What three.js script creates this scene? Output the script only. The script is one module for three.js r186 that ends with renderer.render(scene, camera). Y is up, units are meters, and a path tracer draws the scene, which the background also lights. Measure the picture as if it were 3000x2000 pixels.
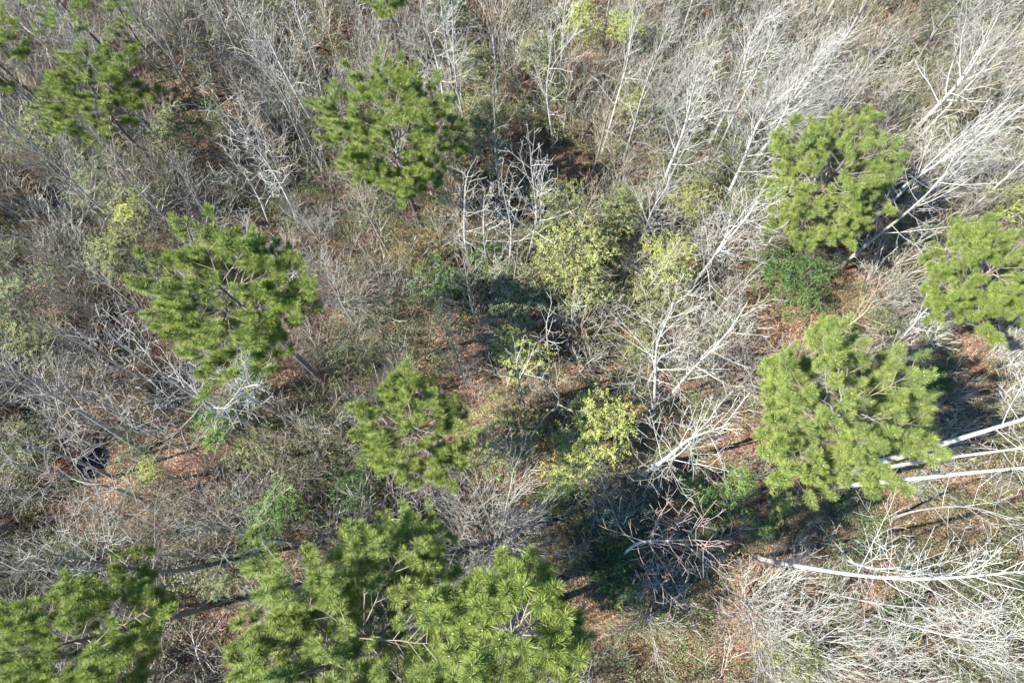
import * as THREE from 'three';
import { ImprovedNoise } from 'three/addons/math/ImprovedNoise.js';
import { Sky } from 'three/addons/objects/Sky.js';

// ---------------------------------------------------------------- camera, sky, sun, exposure
const scene = new THREE.Scene();
const H = 32, PITCH = 72.3 * Math.PI / 180, F = 2000;              // drone height (m), pitch below the horizon, focal length in photo pixels
const camera = new THREE.PerspectiveCamera(2 * Math.atan(1000 / F) * 180 / Math.PI, 1.5, 0.5, 2000);
camera.position.set(0, H, 0);
camera.rotation.set(-PITCH, 0, 0);
camera.updateMatrixWorld(true);

const SUN_EL = 47 * Math.PI / 180, SUN_AZ = 16 * Math.PI / 180;    // sunlight comes from the left, a little from the near side
const sunDir = new THREE.Vector3(-Math.cos(SUN_AZ) * Math.cos(SUN_EL), Math.sin(SUN_EL), Math.sin(SUN_AZ) * Math.cos(SUN_EL));
const sky = new Sky();
sky.name = 'sky';
sky.userData.kind = 'structure';
sky.scale.setScalar(1500);
sky.material.uniforms.sunPosition.value.copy(sunDir);
sky.material.uniforms.turbidity.value = 2.5;
sky.material.uniforms.rayleigh.value = 1.4;
sky.material.uniforms.mieCoefficient.value = 0.004;
sky.material.uniforms.cloudCoverage.value = 0;
scene.add(sky);
scene.environmentIntensity = 0.105;
const sun = new THREE.DirectionalLight(new THREE.Color(1.0, 0.965, 0.91), 5);
sun.name = 'sun';
sun.position.copy(sunDir).multiplyScalar(120);
sun.castShadow = true;
Object.assign(sun.shadow.camera, { left: -50, right: 50, top: 50, bottom: -50, near: 1, far: 260 });
sun.shadow.mapSize.set(2048, 2048);
scene.add(sun, sun.target);
const renderer = new THREE.WebGLRenderer({ antialias: true });
renderer.toneMapping = THREE.LinearToneMapping;
renderer.toneMappingExposure = 3.05;
renderer.shadowMap.enabled = true;

// ---------------------------------------------------------------- small tools
let seedState = 12345;
function reseed(n) { seedState = (n * 2654435761) >>> 0; }
function rnd() { seedState = (seedState + 0x6d2b79f5) | 0; let t = Math.imul(seedState ^ (seedState >>> 15), 1 | seedState); t = (t + Math.imul(t ^ (t >>> 7), 61 | t)) ^ t; return ((t ^ (t >>> 14)) >>> 0) / 4294967296; }
const rr = (a, b) => a + (b - a) * rnd();
const clamp = (x, a, b) => Math.min(b, Math.max(a, x));
const smooth = (a, b, x) => { const t = clamp((x - a) / (b - a), 0, 1); return t * t * (3 - 2 * t); };
const V = (x, y, z) => new THREE.Vector3(x, y, z);
const perlin = new ImprovedNoise();
const noise2 = (x, z, s = 0) => perlin.noise(x, s + 0.37, z);
const fbm = (x, z, s = 0) => noise2(x, z, s) * 0.55 + noise2(x * 2.1, z * 2.1, s + 5) * 0.3 + noise2(x * 4.3, z * 4.3, s + 9) * 0.15;

// a photo pixel (3000 x 2000) seen from the drone, met with the level h above the ground
const SP = Math.sin(PITCH), CP = Math.cos(PITCH);
function at(u, v, h = 0) {
  const a = (u - 1500) / F, b = -(v - 1000) / F;
  const dx = a, dy = -SP + CP * b, dz = -CP - SP * b, t = (h - H) / dy;
  return V(dx * t, h, dz * t);
}
function pixelOf(p) {
  const x = p.x, y = p.y - H, z = p.z;
  const d = -SP * y - CP * z, up = CP * y - SP * z;
  return [1500 + F * x / d, 1000 - F * up / d, d];
}
// the height at which the line of sight to (u, v) passes closest to the upright over p
function heightOver(p, u, v) {
  let best = 4, bd = 1e9;
  for (let h = 1; h < 24; h += 0.1) { const q = at(u, v, h), d = Math.hypot(q.x - p.x, q.z - p.z); if (d < bd) { bd = d; best = h; } }
  return best;
}

const taken = new Map();
function numbered(name) { const n = taken.get(name) ?? 0; taken.set(name, n + 1); return n ? name + '_' + String(n).padStart(3, '0') : name; }
function tag(o, label, category, group) { o.userData.label = label; o.userData.category = category; if (group) o.userData.group = group; return o; }
function thing(name, label, category, pos, group) {
  const o = new THREE.Group();
  o.name = numbered(name); o.position.copy(pos); tag(o, label, category, group); scene.add(o);
  return o;
}
function piece(name, geometry, material, parent) {
  const m = new THREE.Mesh(geometry, material);
  m.name = name; m.castShadow = m.receiveShadow = true; parent.add(m);
  return m;
}

// growing lists of triangles, made into one geometry
class Shape {
  constructor() { this.p = []; this.n = []; this.c = []; this.uv = []; this.i = []; }
  get count() { return this.p.length / 3; }
  vert(x, y, z, nx, ny, nz, r, g, b, u = 0, v = 0) { this.p.push(x, y, z); this.n.push(nx, ny, nz); this.c.push(r, g, b); this.uv.push(u, v); }
  build() {
    // every face wound so that it looks the way its normals point
    const { p, n, i } = this;
    for (let k = 0; k < i.length; k += 3) {
      const a = i[k] * 3, b = i[k + 1] * 3, c = i[k + 2] * 3;
      const ux = p[b] - p[a], uy = p[b + 1] - p[a + 1], uz = p[b + 2] - p[a + 2], vx = p[c] - p[a], vy = p[c + 1] - p[a + 1], vz = p[c + 2] - p[a + 2];
      if ((uy * vz - uz * vy) * (n[a] + n[b] + n[c]) + (uz * vx - ux * vz) * (n[a + 1] + n[b + 1] + n[c + 1]) + (ux * vy - uy * vx) * (n[a + 2] + n[b + 2] + n[c + 2]) < 0) { const t = i[k + 1]; i[k + 1] = i[k + 2]; i[k + 2] = t; }
    }
    const g = new THREE.BufferGeometry();
    g.setAttribute('position', new THREE.Float32BufferAttribute(this.p, 3));
    g.setAttribute('normal', new THREE.Float32BufferAttribute(this.n, 3));
    g.setAttribute('color', new THREE.Float32BufferAttribute(this.c, 3));
    g.setAttribute('uv', new THREE.Float32BufferAttribute(this.uv, 2));
    g.setIndex(this.i);
    return g;
  }
}
const tA = V(), tB = V(), tC = V();
function tube(s, pts, rad, sides, colorOf) {
  const n = pts.length, seam = sides > 4 ? 1 : 0, ring = sides + seam, start = s.count;
  let len = 0;
  const ref = V(0.31, 0.22, 0.92);
  for (let i = 0; i < n; i++) {
    const a = pts[Math.max(0, i - 1)], b = pts[Math.min(n - 1, i + 1)];
    tA.subVectors(b, a).normalize();
    tB.crossVectors(tA, ref); if (tB.lengthSq() < 1e-4) tB.crossVectors(tA, V(1, 0, 0)); tB.normalize();
    tC.crossVectors(tA, tB);
    ref.crossVectors(tB, tA).normalize();
    if (i) len += pts[i].distanceTo(pts[i - 1]);
    const r = rad[i], col = colorOf(r, i / (n - 1));
    for (let k = 0; k < ring; k++) {
      const an = k / sides * Math.PI * 2, c = Math.cos(an), q = Math.sin(an);
      const nx = tB.x * c + tC.x * q, ny = tB.y * c + tC.y * q, nz = tB.z * c + tC.z * q;
      s.vert(pts[i].x + nx * r, pts[i].y + ny * r, pts[i].z + nz * r, nx, ny, nz, col[0], col[1], col[2], k / sides * Math.max(0.2, 6.28 * rad[0]), len);
    }
  }
  for (let i = 0; i < n - 1; i++) for (let k = 0; k < sides; k++) {
    const k2 = seam ? k + 1 : (k + 1) % sides, a = start + i * ring + k, b = start + i * ring + k2, c = a + ring, d = b + ring;
    s.i.push(a, b, c, b, d, c);
  }
}
const mix3 = (a, b, t) => [a[0] + (b[0] - a[0]) * t, a[1] + (b[1] - a[1]) * t, a[2] + (b[2] - a[2]) * t];

// ---------------------------------------------------------------- computed textures
function texture(size, fn, srgb = false) {
  const d = new Uint8Array(size * size * 4);
  for (let y = 0; y < size; y++) for (let x = 0; x < size; x++) {
    const c = fn(x / size, y / size), o = (y * size + x) * 4;
    d[o] = clamp(c[0], 0, 1) * 255; d[o + 1] = clamp(c[1], 0, 1) * 255; d[o + 2] = clamp(c[2], 0, 1) * 255; d[o + 3] = 255;
  }
  const t = new THREE.DataTexture(d, size, size);
  t.wrapS = t.wrapT = THREE.RepeatWrapping; t.magFilter = THREE.LinearFilter;
  if (srgb) t.colorSpace = THREE.SRGBColorSpace;
  t.needsUpdate = true;
  return t;
}
// tileable noise: four-fold blend of ordinary noise
function tileNoise(u, v, f, s) {
  const n = (x, y) => fbm(x * f, y * f, s);
  const a = n(u, v), b = n(u - 1, v), c = n(u, v - 1), d = n(u - 1, v - 1);
  return (a * (1 - u) * (1 - v) + b * u * (1 - v) + c * (1 - u) * v + d * u * v);
}
reseed(3);
const barkMap = texture(256, (u, v) => {
  const furrow = tileNoise(u, v, 9, 2), fine = tileNoise(u, v, 40, 7), blot = tileNoise(u, v, 5, 13);
  const g = 0.78 + 0.28 * furrow + 0.3 * fine + 0.22 * smooth(0.05, 0.3, blot);
  return [g, g, g * 0.99];
});
// leaf litter: many overlaid leaf shapes in browns
const LITTER = 1024, litterRGB = new Float32Array(LITTER * LITTER * 3), litterHeight = new Float32Array(LITTER * LITTER);
{
  for (let i = 0; i < LITTER * LITTER; i++) {
    const u = (i % LITTER) / LITTER, v = Math.floor(i / LITTER) / LITTER, k = 0.6 + 0.8 * (tileNoise(u, v, 12, 4) + 0.3);
    litterRGB[i * 3] = 0.11 * k; litterRGB[i * 3 + 1] = 0.065 * k; litterRGB[i * 3 + 2] = 0.042 * k;
  }
  const tones = [[0.30, 0.165, 0.105], [0.22, 0.115, 0.072], [0.37, 0.235, 0.155], [0.16, 0.085, 0.055], [0.42, 0.30, 0.21], [0.27, 0.17, 0.10]];
  for (let n = 0; n < 26000; n++) {
    const cx = rnd() * LITTER, cy = rnd() * LITTER, a = rnd() * 6.28, L = rr(5, 10), W = L * rr(0.3, 0.55), t = tones[Math.floor(rnd() * 6)], k = rr(0.6, 1.15), hgt = rnd();
    const ca = Math.cos(a), sa = Math.sin(a), R = Math.ceil(L);
    for (let y = -R; y <= R; y++) for (let x = -R; x <= R; x++) {
      const p = (x * ca + y * sa) / L, q = (-x * sa + y * ca) / W;
      if (p * p + Math.abs(q) < 1 && Math.abs(p) < 1) {
        const o = (((Math.floor(cy) + y + LITTER) % LITTER) * LITTER + (Math.floor(cx) + x + LITTER) % LITTER), e = k * (1 - 0.2 * Math.abs(q));
        litterRGB[o * 3] = t[0] * e; litterRGB[o * 3 + 1] = t[1] * e; litterRGB[o * 3 + 2] = t[2] * e; litterHeight[o] = hgt * (1 - Math.abs(q) * 0.4);
      }
    }
  }
}
const toS = (x) => (x <= 0.0031308 ? x * 12.92 : 1.055 * Math.pow(x, 1 / 2.4) - 0.055);
const litterMap = texture(LITTER, (u, v) => { const o = Math.round(v * LITTER) * LITTER + Math.round(u * LITTER); return [toS(litterRGB[o * 3]), toS(litterRGB[o * 3 + 1]), toS(litterRGB[o * 3 + 2])]; }, true);
const litterBump = texture(LITTER, (u, v) => { const h = litterHeight[Math.round(v * LITTER) * LITTER + Math.round(u * LITTER)]; return [h, h, h]; });

// ---------------------------------------------------------------- materials
const wood = (r, g, b, map = barkMap) => new THREE.MeshStandardMaterial({ color: new THREE.Color().setRGB(r, g, b), vertexColors: true, roughness: 0.85, map });
const M = {
  pale: wood(1.0, 1.0, 1.0), white: wood(1.12, 1.12, 1.1), mid: wood(0.8, 0.79, 0.77), dim: wood(0.6, 0.585, 0.56), tan: wood(0.86, 0.77, 0.66),
  pineBark: wood(1, 1, 1),
  water: new THREE.MeshPhysicalMaterial({ color: new THREE.Color().setRGB(0.012, 0.016, 0.022), roughness: 0.04, ior: 1.33 }),
};
const leafMat = (r, g, b, t = 0.3) => new THREE.MeshPhysicalMaterial({ color: new THREE.Color().setRGB(r, g, b), vertexColors: true, roughness: 0.7, specularIntensity: 0.5 });
const needleMats = [leafMat(0.24, 0.325, 0.06), leafMat(0.285, 0.37, 0.082), leafMat(0.20, 0.285, 0.065)];
for (const m of needleMats) { m.transmission = 0.25; m.roughness = 1; }   // thin needles let some sun through
const L = {
  olive: leafMat(0.20, 0.21, 0.08), gold: leafMat(0.25, 0.255, 0.085), lime: leafMat(0.31, 0.33, 0.085), bright: leafMat(0.15, 0.23, 0.055), deep: leafMat(0.08, 0.135, 0.035), grey: leafMat(0.19, 0.215, 0.105), rust: leafMat(0.17, 0.135, 0.055),
};

// ---------------------------------------------------------------- ground and water
const pools = [[565, 1120, 1.6], [500, 1135, 1.1], [825, 165, 1.1], [800, 215, 0.8], [155, 590, 1.3], [50, 610, 1.0], [115, 1215, 1.3], [270, 1355, 0.9]].map(([u, v, r]) => ({ c: at(u, v, -0.1), r }));
function groundHeight(x, z) {
  let y = 0.10 * fbm(x * 0.25, z * 0.25, 1) + 0.05 * noise2(x * 1.1, z * 1.1, 4);
  for (const p of pools) { const d = Math.hypot(x - p.c.x, z - p.c.z) / p.r + 0.35 * noise2(x * 0.9, z * 0.9, 8); y -= 0.34 * (1 - smooth(0.45, 1.1, d)); }
  return y;
}
{
  const g = new THREE.PlaneGeometry(110, 90, 260, 220); g.rotateX(-Math.PI / 2); g.translate(0, 0, -14);
  const p = g.attributes.position, uv = g.attributes.uv, col = new Float32Array(p.count * 3);
  for (let i = 0; i < p.count; i++) {
    const x = p.getX(i), z = p.getZ(i), y = groundHeight(x, z);
    p.setY(i, y); uv.setXY(i, x / 7.3, z / 7.3);
    const n = fbm(x * 0.12, z * 0.12, 20), moss = smooth(0.05, 0.35, fbm(x * 0.2, z * 0.2, 31)), wet = smooth(-0.05, -0.22, y), k = 0.95 + 0.45 * n;
    let c = mix3([k * 1.04, k * 0.98, k * 0.92], [0.45 * k, 0.62 * k, 0.34 * k], moss * 0.75);
    const swampShade = (1 - smooth(-16, -3, x)) * smooth(-0.25, 0.2, fbm(x * 0.18, z * 0.18, 44));  // wet mud on the left, with the shade of that side painted in
    c = mix3(c, [0.30, 0.29, 0.28], Math.max(wet, swampShade * 0.85));
    col.set(c, i * 3);
  }
  g.setAttribute('color', new THREE.BufferAttribute(col, 3)); g.computeVertexNormals();
  const m = new THREE.Mesh(g, new THREE.MeshStandardMaterial({ map: litterMap, bumpMap: litterBump, bumpScale: 0.03, vertexColors: true, roughness: 0.95 }));
  m.name = 'forest_floor'; m.userData.kind = 'structure'; m.receiveShadow = true; scene.add(m);
  // the forest floor beyond, out to the horizon
  const o = new THREE.RingGeometry(30, 900, 64, 6); o.rotateX(-Math.PI / 2); o.translate(0, -0.6, -14);
  const ouv = o.attributes.uv, op = o.attributes.position;
  for (let i = 0; i < op.count; i++) ouv.setXY(i, op.getX(i) / 7.3, op.getZ(i) / 7.3);
  const om = new THREE.Mesh(o, new THREE.MeshStandardMaterial({ map: litterMap, roughness: 0.95 }));
  om.name = 'terrain'; om.userData.kind = 'structure'; scene.add(om);
  pools.forEach((q, i) => {
    const s = new THREE.CircleGeometry(q.r * 1.35, 40); s.rotateX(-Math.PI / 2);
    const w = new THREE.Mesh(s, M.water);
    w.name = numbered('water'); w.userData.kind = 'structure'; w.position.set(q.c.x, -0.185 + i * 0.004, q.c.z); scene.add(w);
  });
}

// ---------------------------------------------------------------- bare trees
const BARK = { pale: [0.54, 0.515, 0.465], grey: [0.37, 0.35, 0.31], dark: [0.22, 0.20, 0.175], tan: [0.42, 0.345, 0.26] };
const TWIG = { pale: [0.48, 0.455, 0.40], grey: [0.36, 0.33, 0.275], dark: [0.28, 0.25, 0.20], tan: [0.47, 0.395, 0.29], red: [0.40, 0.30, 0.26] };
function colorer(bark, twig) {
  return () => { const k = rr(0.8, 1.15); return (r) => mix3(twig, bark, smooth(0.009, 0.055, r)).map((x) => x * k); };
}
function turned(d, angle, az) {
  tA.set(0.3, 0.2, 0.9).cross(d); if (tA.lengthSq() < 1e-3) tA.set(1, 0, 0).cross(d); tA.normalize();
  tB.crossVectors(d, tA);
  return V(0, 0, 0).addScaledVector(d, Math.cos(angle)).addScaledVector(tA, Math.sin(angle) * Math.cos(az)).addScaledVector(tB, Math.sin(angle) * Math.sin(az)).normalize();
}
// o: wiggle, up (pull upwards), kids (per metre, by level), angle [min, max], ratio, levels, rmin, colours
function grow(s, p0, d0, len, r, lvl, o) {
  const n = lvl === 0 ? clamp(Math.round(len / 0.4), 4, 9) : clamp(Math.round(len / 0.3), 2, 5), step = len / n;
  const pts = [p0.clone()], rad = [r], dirs = [d0.clone()], d = d0.clone(), p = p0.clone();
  const rEnd = Math.max(o.rmin * 0.7, r * 0.22), w = o.wiggle * (1 + 0.25 * lvl);
  for (let i = 1; i <= n; i++) {
    d.x += rr(-w, w); d.y += rr(-w, w) + o.up * step; d.z += rr(-w, w); d.normalize();
    p.addScaledVector(d, step);
    pts.push(p.clone()); dirs.push(d.clone()); rad.push(r + (rEnd - r) * Math.pow(i / n, 0.85));
  }
  tube(s, pts, rad, r > 0.035 ? 5 : 3, o.color());
  if (lvl >= o.levels) return;
  const kids = Math.floor(len * o.kids[lvl] + rnd());
  let az = rnd() * 6.28;
  for (let k = 0; k < kids; k++) {
    const t = o.from + (1 - o.from) * (k + rnd()) / kids, f = t * n, i = Math.min(n - 1, Math.floor(f)), q = pts[i].clone().lerp(pts[i + 1], f - i);
    az += 2.4 + rr(-0.5, 0.5);
    const dir = turned(dirs[i], rr(o.angle[0], o.angle[1]), az);
    const l = len * o.ratio * (1.15 - 0.65 * t) * rr(0.6, 1.25);
    if (l < 0.12) continue;
    grow(s, q, dir, l, Math.max(o.rmin, (rad[i] + (rad[i + 1] - rad[i]) * (f - i)) * 0.62), lvl + 1, o);
  }
}
const STYLE = {
  // a broad open crown of strong limbs
  open: { wiggle: 0.13, up: 0.10, kids: [1.9, 2.5, 2.6], angle: [0.45, 0.95], ratio: 0.5, levels: 3, rmin: 0.0078, from: 0.2 },
  // fine broom-like spray, limbs rising
  broom: { wiggle: 0.07, up: 0.16, kids: [2.6, 3.0, 2.0], angle: [0.3, 0.65], ratio: 0.5, levels: 3, rmin: 0.0078, from: 0.15 },
  // thin whippy shrub
  whip: { wiggle: 0.10, up: 0.06, kids: [2.6, 3.5, 3], angle: [0.35, 0.8], ratio: 0.48, levels: 2, rmin: 0.0075, from: 0.25 },
  // crooked, with stubby twigs
  crooked: { wiggle: 0.22, up: 0.06, kids: [2.0, 2.6, 2.6], angle: [0.5, 1.1], ratio: 0.5, levels: 3, rmin: 0.0078, from: 0.2 },
};
// the trunk from the ground at the origin to `top` (local), then limbs; returns { trunk, limbs }
function bareShape({ top, r, limbs, limbLen, start = 0.35, spread = [0.5, 1.0], style = 'open', bark = 'pale', twig = 'pale', bend = 0.035, limbR = 0.028, rmin }) {
  const h = top.length(), o = { ...STYLE[style], color: colorer(BARK[bark], TWIG[twig]) };
  if (rmin) o.rmin = rmin;
  const n = 12, pts = [], rad = [], ax = rr(-1, 1) * bend * h, az = rr(-1, 1) * bend * h, ph = rnd() * 6;
  for (let i = 0; i <= n; i++) {
    const t = i / n, bow = Math.sin(t * Math.PI);
    pts.push(V(top.x * t + ax * bow + 0.2 * bend * h * Math.sin(t * 9 + ph) * t, top.y * t - 0.15 * (1 - t) * (i === 0), top.z * t + az * bow + 0.2 * bend * h * Math.cos(t * 8 + ph) * t));
    rad.push(r * (i === 0 ? 1.35 : 1) * (1 - 0.86 * Math.pow(t, 1.1)) + 0.004);
  }
  const trunk = new Shape(), out = [];
  tube(trunk, pts, rad, r > 0.06 ? 8 : 5, colorer(BARK[bark], TWIG[twig])());
  let azm = rnd() * 6.28;
  for (let k = 0; k < limbs; k++) {
    const t = start + (0.99 - start) * Math.pow((k + 0.3 + 0.6 * rnd()) / limbs, 0.9), f = t * n, i = Math.min(n - 1, Math.floor(f));
    const q = pts[i].clone().lerp(pts[i + 1], f - i), td = V().subVectors(pts[i + 1], pts[i]).normalize();
    azm += 2.4 + rr(-0.6, 0.6);
    const u = (t - start) / (1 - start), s = new Shape();
    const d = turned(td, spread[1] + (spread[0] - spread[1]) * u + rr(-0.15, 0.15), azm);
    const rt = rad[i] + (rad[i + 1] - rad[i]) * (f - i);
    grow(s, q, d, limbLen * (1.05 - 0.55 * u) * rr(0.6, 1.2), clamp(rt * 0.5, o.rmin * 1.3, limbR), 0, o);
    out.push(s);
  }
  return { trunk, limbs: out };
}
function joined(list) {
  const s = new Shape();
  for (const a of list) { const b = s.count; for (const k of ['p', 'n', 'c', 'uv']) for (const x of a[k]) s[k].push(x); for (const i of a.i) s.i.push(i + b); }
  return s;
}
const clear = [];   // where the brush stands back from a tree or shrub of its own
// a single named bare tree: base and tip as seen in the photograph
function bareTree(label, base, tip, opts, mat = opts.bark ? M.pale : M.white) {
  reseed(base[0] * 7 + base[1]);
  const b = at(base[0], base[1], 0), h = opts.h ?? heightOver(b, tip[0], tip[1]), t = at(tip[0], tip[1], h);
  b.y = groundHeight(b.x, b.z);
  const top = V(t.x - b.x, h - b.y, t.z - b.z);
  const g = thing('bare_tree', label, 'bare tree', b);
  clear.push({ c: b, r: 1.3 });
  const s = bareShape({ rmin: base[0] > 1900 ? 0.0072 : 0.0085, ...opts, top });
  piece('trunk', s.trunk.build(), mat, g);
  for (const l of s.limbs) piece('limb', l.build(), mat, g);
  return g;
}
// a shrub of many stems from one stool
function bareShrub(label, base, height, n, spreadAngle, opts, mat = opts.bark ? M.pale : M.white, lean = [0, 0]) {
  reseed(base[0] * 5 + base[1]);
  const b = at(base[0], base[1], 0); b.y = groundHeight(b.x, b.z);
  const g = thing('bare_shrub', label, 'bare shrub', b), o = { ...STYLE[opts.style ?? 'whip'], color: colorer(BARK[opts.bark ?? 'pale'], TWIG[opts.twig ?? 'pale']), rmin: opts.rmin ?? 0.0075 };
  if (opts.style === 'broom') { o.wiggle = 0.045; o.ratio = 0.56; o.kids = [2.5, 2.3, 1.4]; }
  clear.push({ c: b, r: height * 0.6 });
  for (let i = 0; i < n; i++) {
    const s = new Shape(), a = i * 2.4 + rr(-0.3, 0.3), t = spreadAngle * Math.sqrt((i + 0.5) / n);
    const d = V(Math.sin(t) * Math.cos(a) + lean[0], Math.cos(t), Math.sin(t) * Math.sin(a) + lean[1]).normalize();
    grow(s, V(rr(-0.1, 0.1), -0.05, rr(-0.1, 0.1)), d, height * rr(0.75, 1.1), opts.r ?? 0.028, 0, o);
    piece('stem', s.build(), mat, g);
  }
  return g;
}

// --- the bare trees one can single out
const big = { limbs: 16, limbLen: 3.2, r: 0.12, start: 0.4 };
bareTree('whitish bare tree with several forked stems beside the dark pool at the upper left', [940, 390], [765, 60], { ...big, limbs: 16, r: 0.10, start: 0.35, limbLen: 3.0, style: 'crooked', spread: [0.3, 0.6] });
bareTree('second thin stem rising just right of the forked whitish tree at the upper left', [955, 350], [870, 60], { ...big, limbs: 10, r: 0.06, limbLen: 2.0, style: 'crooked', spread: [0.3, 0.6] });
bareTree('pale bare tree below the forked whitish tree, left of the topmost middle pine', [880, 680], [650, 330], { ...big, limbs: 16, r: 0.08, style: 'crooked', spread: [0.35, 0.8] });
bareTree('bare grey tree with crooked twigs just above the round pine left of centre', [800, 690], [700, 480], { ...big, limbs: 12, r: 0.06, limbLen: 2.4, style: 'crooked' });
bareTree('long grey trunk slanting below the round pine left of centre, twigs white at its tip', [790, 1255], [300, 960], { ...big, limbs: 26, r: 0.085, limbLen: 3.0, start: 0.35, bark: 'grey' });
bareTree('bright white spidery crown over the blue pool below the round pine', [835, 1222], [575, 1050], { ...big, limbs: 26, r: 0.075, limbLen: 2.7, start: 0.3, style: 'crooked' });
bareTree('grey bare tree slanting across the left edge, above the dark pool', [420, 1320], [40, 1080], { ...big, limbs: 18, r: 0.10, bark: 'grey', twig: 'grey' });
bareTree('small bare tree with a whitish head right of the dark pool at the left', [520, 1310], [350, 1225], { ...big, limbs: 18, r: 0.07, limbLen: 2.3, start: 0.35 });
bareTree('long brown trunk lying level in view at the lower left, twigs at its left end', [640, 1648], [120, 1615], { ...big, limbs: 28, r: 0.11, limbLen: 3.2, start: 0.45, bark: 'dark', twig: 'grey' });
bareTree('second brown trunk just below the long level one at the lower left', [520, 1690], [20, 1650], { ...big, limbs: 16, r: 0.10, bark: 'dark', twig: 'grey' });
bareTree('bare tree with curling twigs over the shadowed litter at the left', [450, 1480], [160, 1400], { ...big, limbs: 16, r: 0.09, bark: 'grey', twig: 'grey', style: 'crooked' });
bareTree('grey bare tree fading into the thicket at the left edge below the shrubs', [330, 1400], [30, 1290], { ...big, limbs: 16, r: 0.08, bark: 'grey', twig: 'grey', style: 'crooked' });
bareTree('leaning bare tree whose pale limb crosses the green shrub at the lower left', [900, 1600], [590, 1530], { ...big, limbs: 14, r: 0.08, bark: 'grey', twig: 'grey' });
bareTree('bare tree by the bottom edge between the two lower pines, pale forked stem', [610, 1985], [560, 1850], { ...big, limbs: 10, r: 0.06, limbLen: 1.8, style: 'crooked' });
bareTree('straight white stem in the middle of the picture above the yellow-green shrubs', [1545, 760], [1555, 430], { ...big, limbs: 26, r: 0.07, limbLen: 2.2, start: 0.3 });
bareTree('white stem left of the straight one above the dark gap in the centre', [1490, 790], [1470, 520], { ...big, limbs: 22, r: 0.06, limbLen: 2.0, start: 0.3 });
bareTree('white bare tree with twisting stem left of the dark gap in the centre', [1378, 780], [1375, 500], { ...big, limbs: 24, r: 0.065, limbLen: 2.2, start: 0.25, style: 'open' });
bareTree('white bare sapling with a starry head, upper one of two in the dark gap', [1660, 1010], [1672, 880], { ...big, limbs: 16, r: 0.05, limbLen: 1.3, start: 0.3 });
bareTree('straight pale sapling left of the starry headed one, above the twin stems', [1612, 1070], [1612, 880], { ...big, limbs: 12, r: 0.05, limbLen: 1.4, start: 0.3 });
bareTree('left stem of the forked bare pair above the middle pine, yellow leaves on it', [1540, 1195], [1530, 1010], { ...big, limbs: 14, r: 0.07, limbLen: 2.2, start: 0.2, bark: 'grey', spread: [0.6, 1.1] });
bareTree('right stem of the forked bare pair, bent out to the right over the litter', [1580, 1195], [1640, 1080], { ...big, limbs: 12, r: 0.07, limbLen: 2.0, start: 0.3, bark: 'tan', twig: 'tan', bend: 0.1 });
bareTree('white bare tree right of centre with a tall forked stem and drooping fine twigs', [1918, 1215], [1965, 880], { ...big, limbs: 28, r: 0.075, limbLen: 3.2, start: 0.3, style: 'open' });
bareTree('pale limb leaning right from the foot of the tall forked white tree', [1955, 1165], [2190, 890], { ...big, limbs: 22, r: 0.075, limbLen: 2.6, start: 0.3 });
bareTree('short broken-looking pale trunk left of the tall forked white tree', [1895, 1130], [1950, 1020], { ...big, limbs: 6, r: 0.07, limbLen: 1.4 });
bareTree('white leaning trunk left of the right upper pine, crown brushing the pine', [2010, 850], [2215, 590], { ...big, limbs: 28, r: 0.085, limbLen: 3.2, start: 0.3 });
bareTree('pale grey trunk with a great fine broom crown at the upper right', [2190, 510], [2400, 150], { ...big, limbs: 34, r: 0.1, limbLen: 3.6, start: 0.3, style: 'broom', spread: [0.3, 0.75] });
bareTree('white-barked tree with thick forked limbs at the far upper right', [2660, 400], [2900, 120], { ...big, limbs: 18, r: 0.15, limbR: 0.06, limbLen: 3.8, start: 0.4, style: 'open' });
bareTree('slim dark-sided trunk slanting right of the right upper pine', [2445, 795], [2890, 400], { ...big, limbs: 20, r: 0.09, limbLen: 3.0, start: 0.35, bark: 'grey' });
bareTree('long slim pale trunk parallel to the dark-sided one, nearer the right edge', [2570, 600], [2960, 330], { ...big, limbs: 18, r: 0.08, limbLen: 2.8, start: 0.3 });
bareTree('white bare limb-like tree between the two right-hand pines', [2620, 1015], [2760, 860], { ...big, limbs: 12, r: 0.06, limbLen: 1.8, start: 0.4 });
bareTree('pale twiggy tree just above the largest right-hand pine', [2420, 990], [2560, 880], { ...big, limbs: 16, r: 0.05, limbLen: 1.8, start: 0.2, style: 'broom', twig: 'tan' });
bareTree('thickest white trunk at the right edge, running out of the largest right pine', [2440, 1385], [3120, 1190], { ...big, h: 15, limbs: 12, r: 0.17, limbR: 0.02, limbLen: 2.6, start: 0.8, bend: 0.008 });
bareTree('middle of three white trunks that run out to the right edge together', [2450, 1400], [3150, 1290], { ...big, h: 15, limbs: 8, r: 0.095, limbR: 0.018, limbLen: 2.4, start: 0.8, bend: 0.008 });
bareTree('lowest of three white trunks that run out to the right edge together', [2440, 1425], [3200, 1345], { ...big, h: 15.5, limbs: 10, r: 0.12, limbR: 0.018, limbLen: 2.6, start: 0.8, bend: 0.008 });
bareTree('solitary long white trunk lying level in view at the lower right', [2215, 1632], [3060, 1680], { ...big, h: 15, limbs: 30, r: 0.1, limbR: 0.016, limbLen: 3.0, start: 0.5, bend: 0.03 });
bareTree('second white stem merging into the solitary level trunk at the lower right', [2450, 1622], [2700, 1660], { ...big, h: 9, limbs: 18, r: 0.075, limbLen: 2.4, start: 0.3 });
bareTree('bare tree of long fanned twigs in the lower right corner', [2560, 1800], [2950, 1880], { ...big, h: 12, limbs: 26, r: 0.06, limbR: 0.015, limbLen: 3.2, start: 0.3, style: 'open' });
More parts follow.
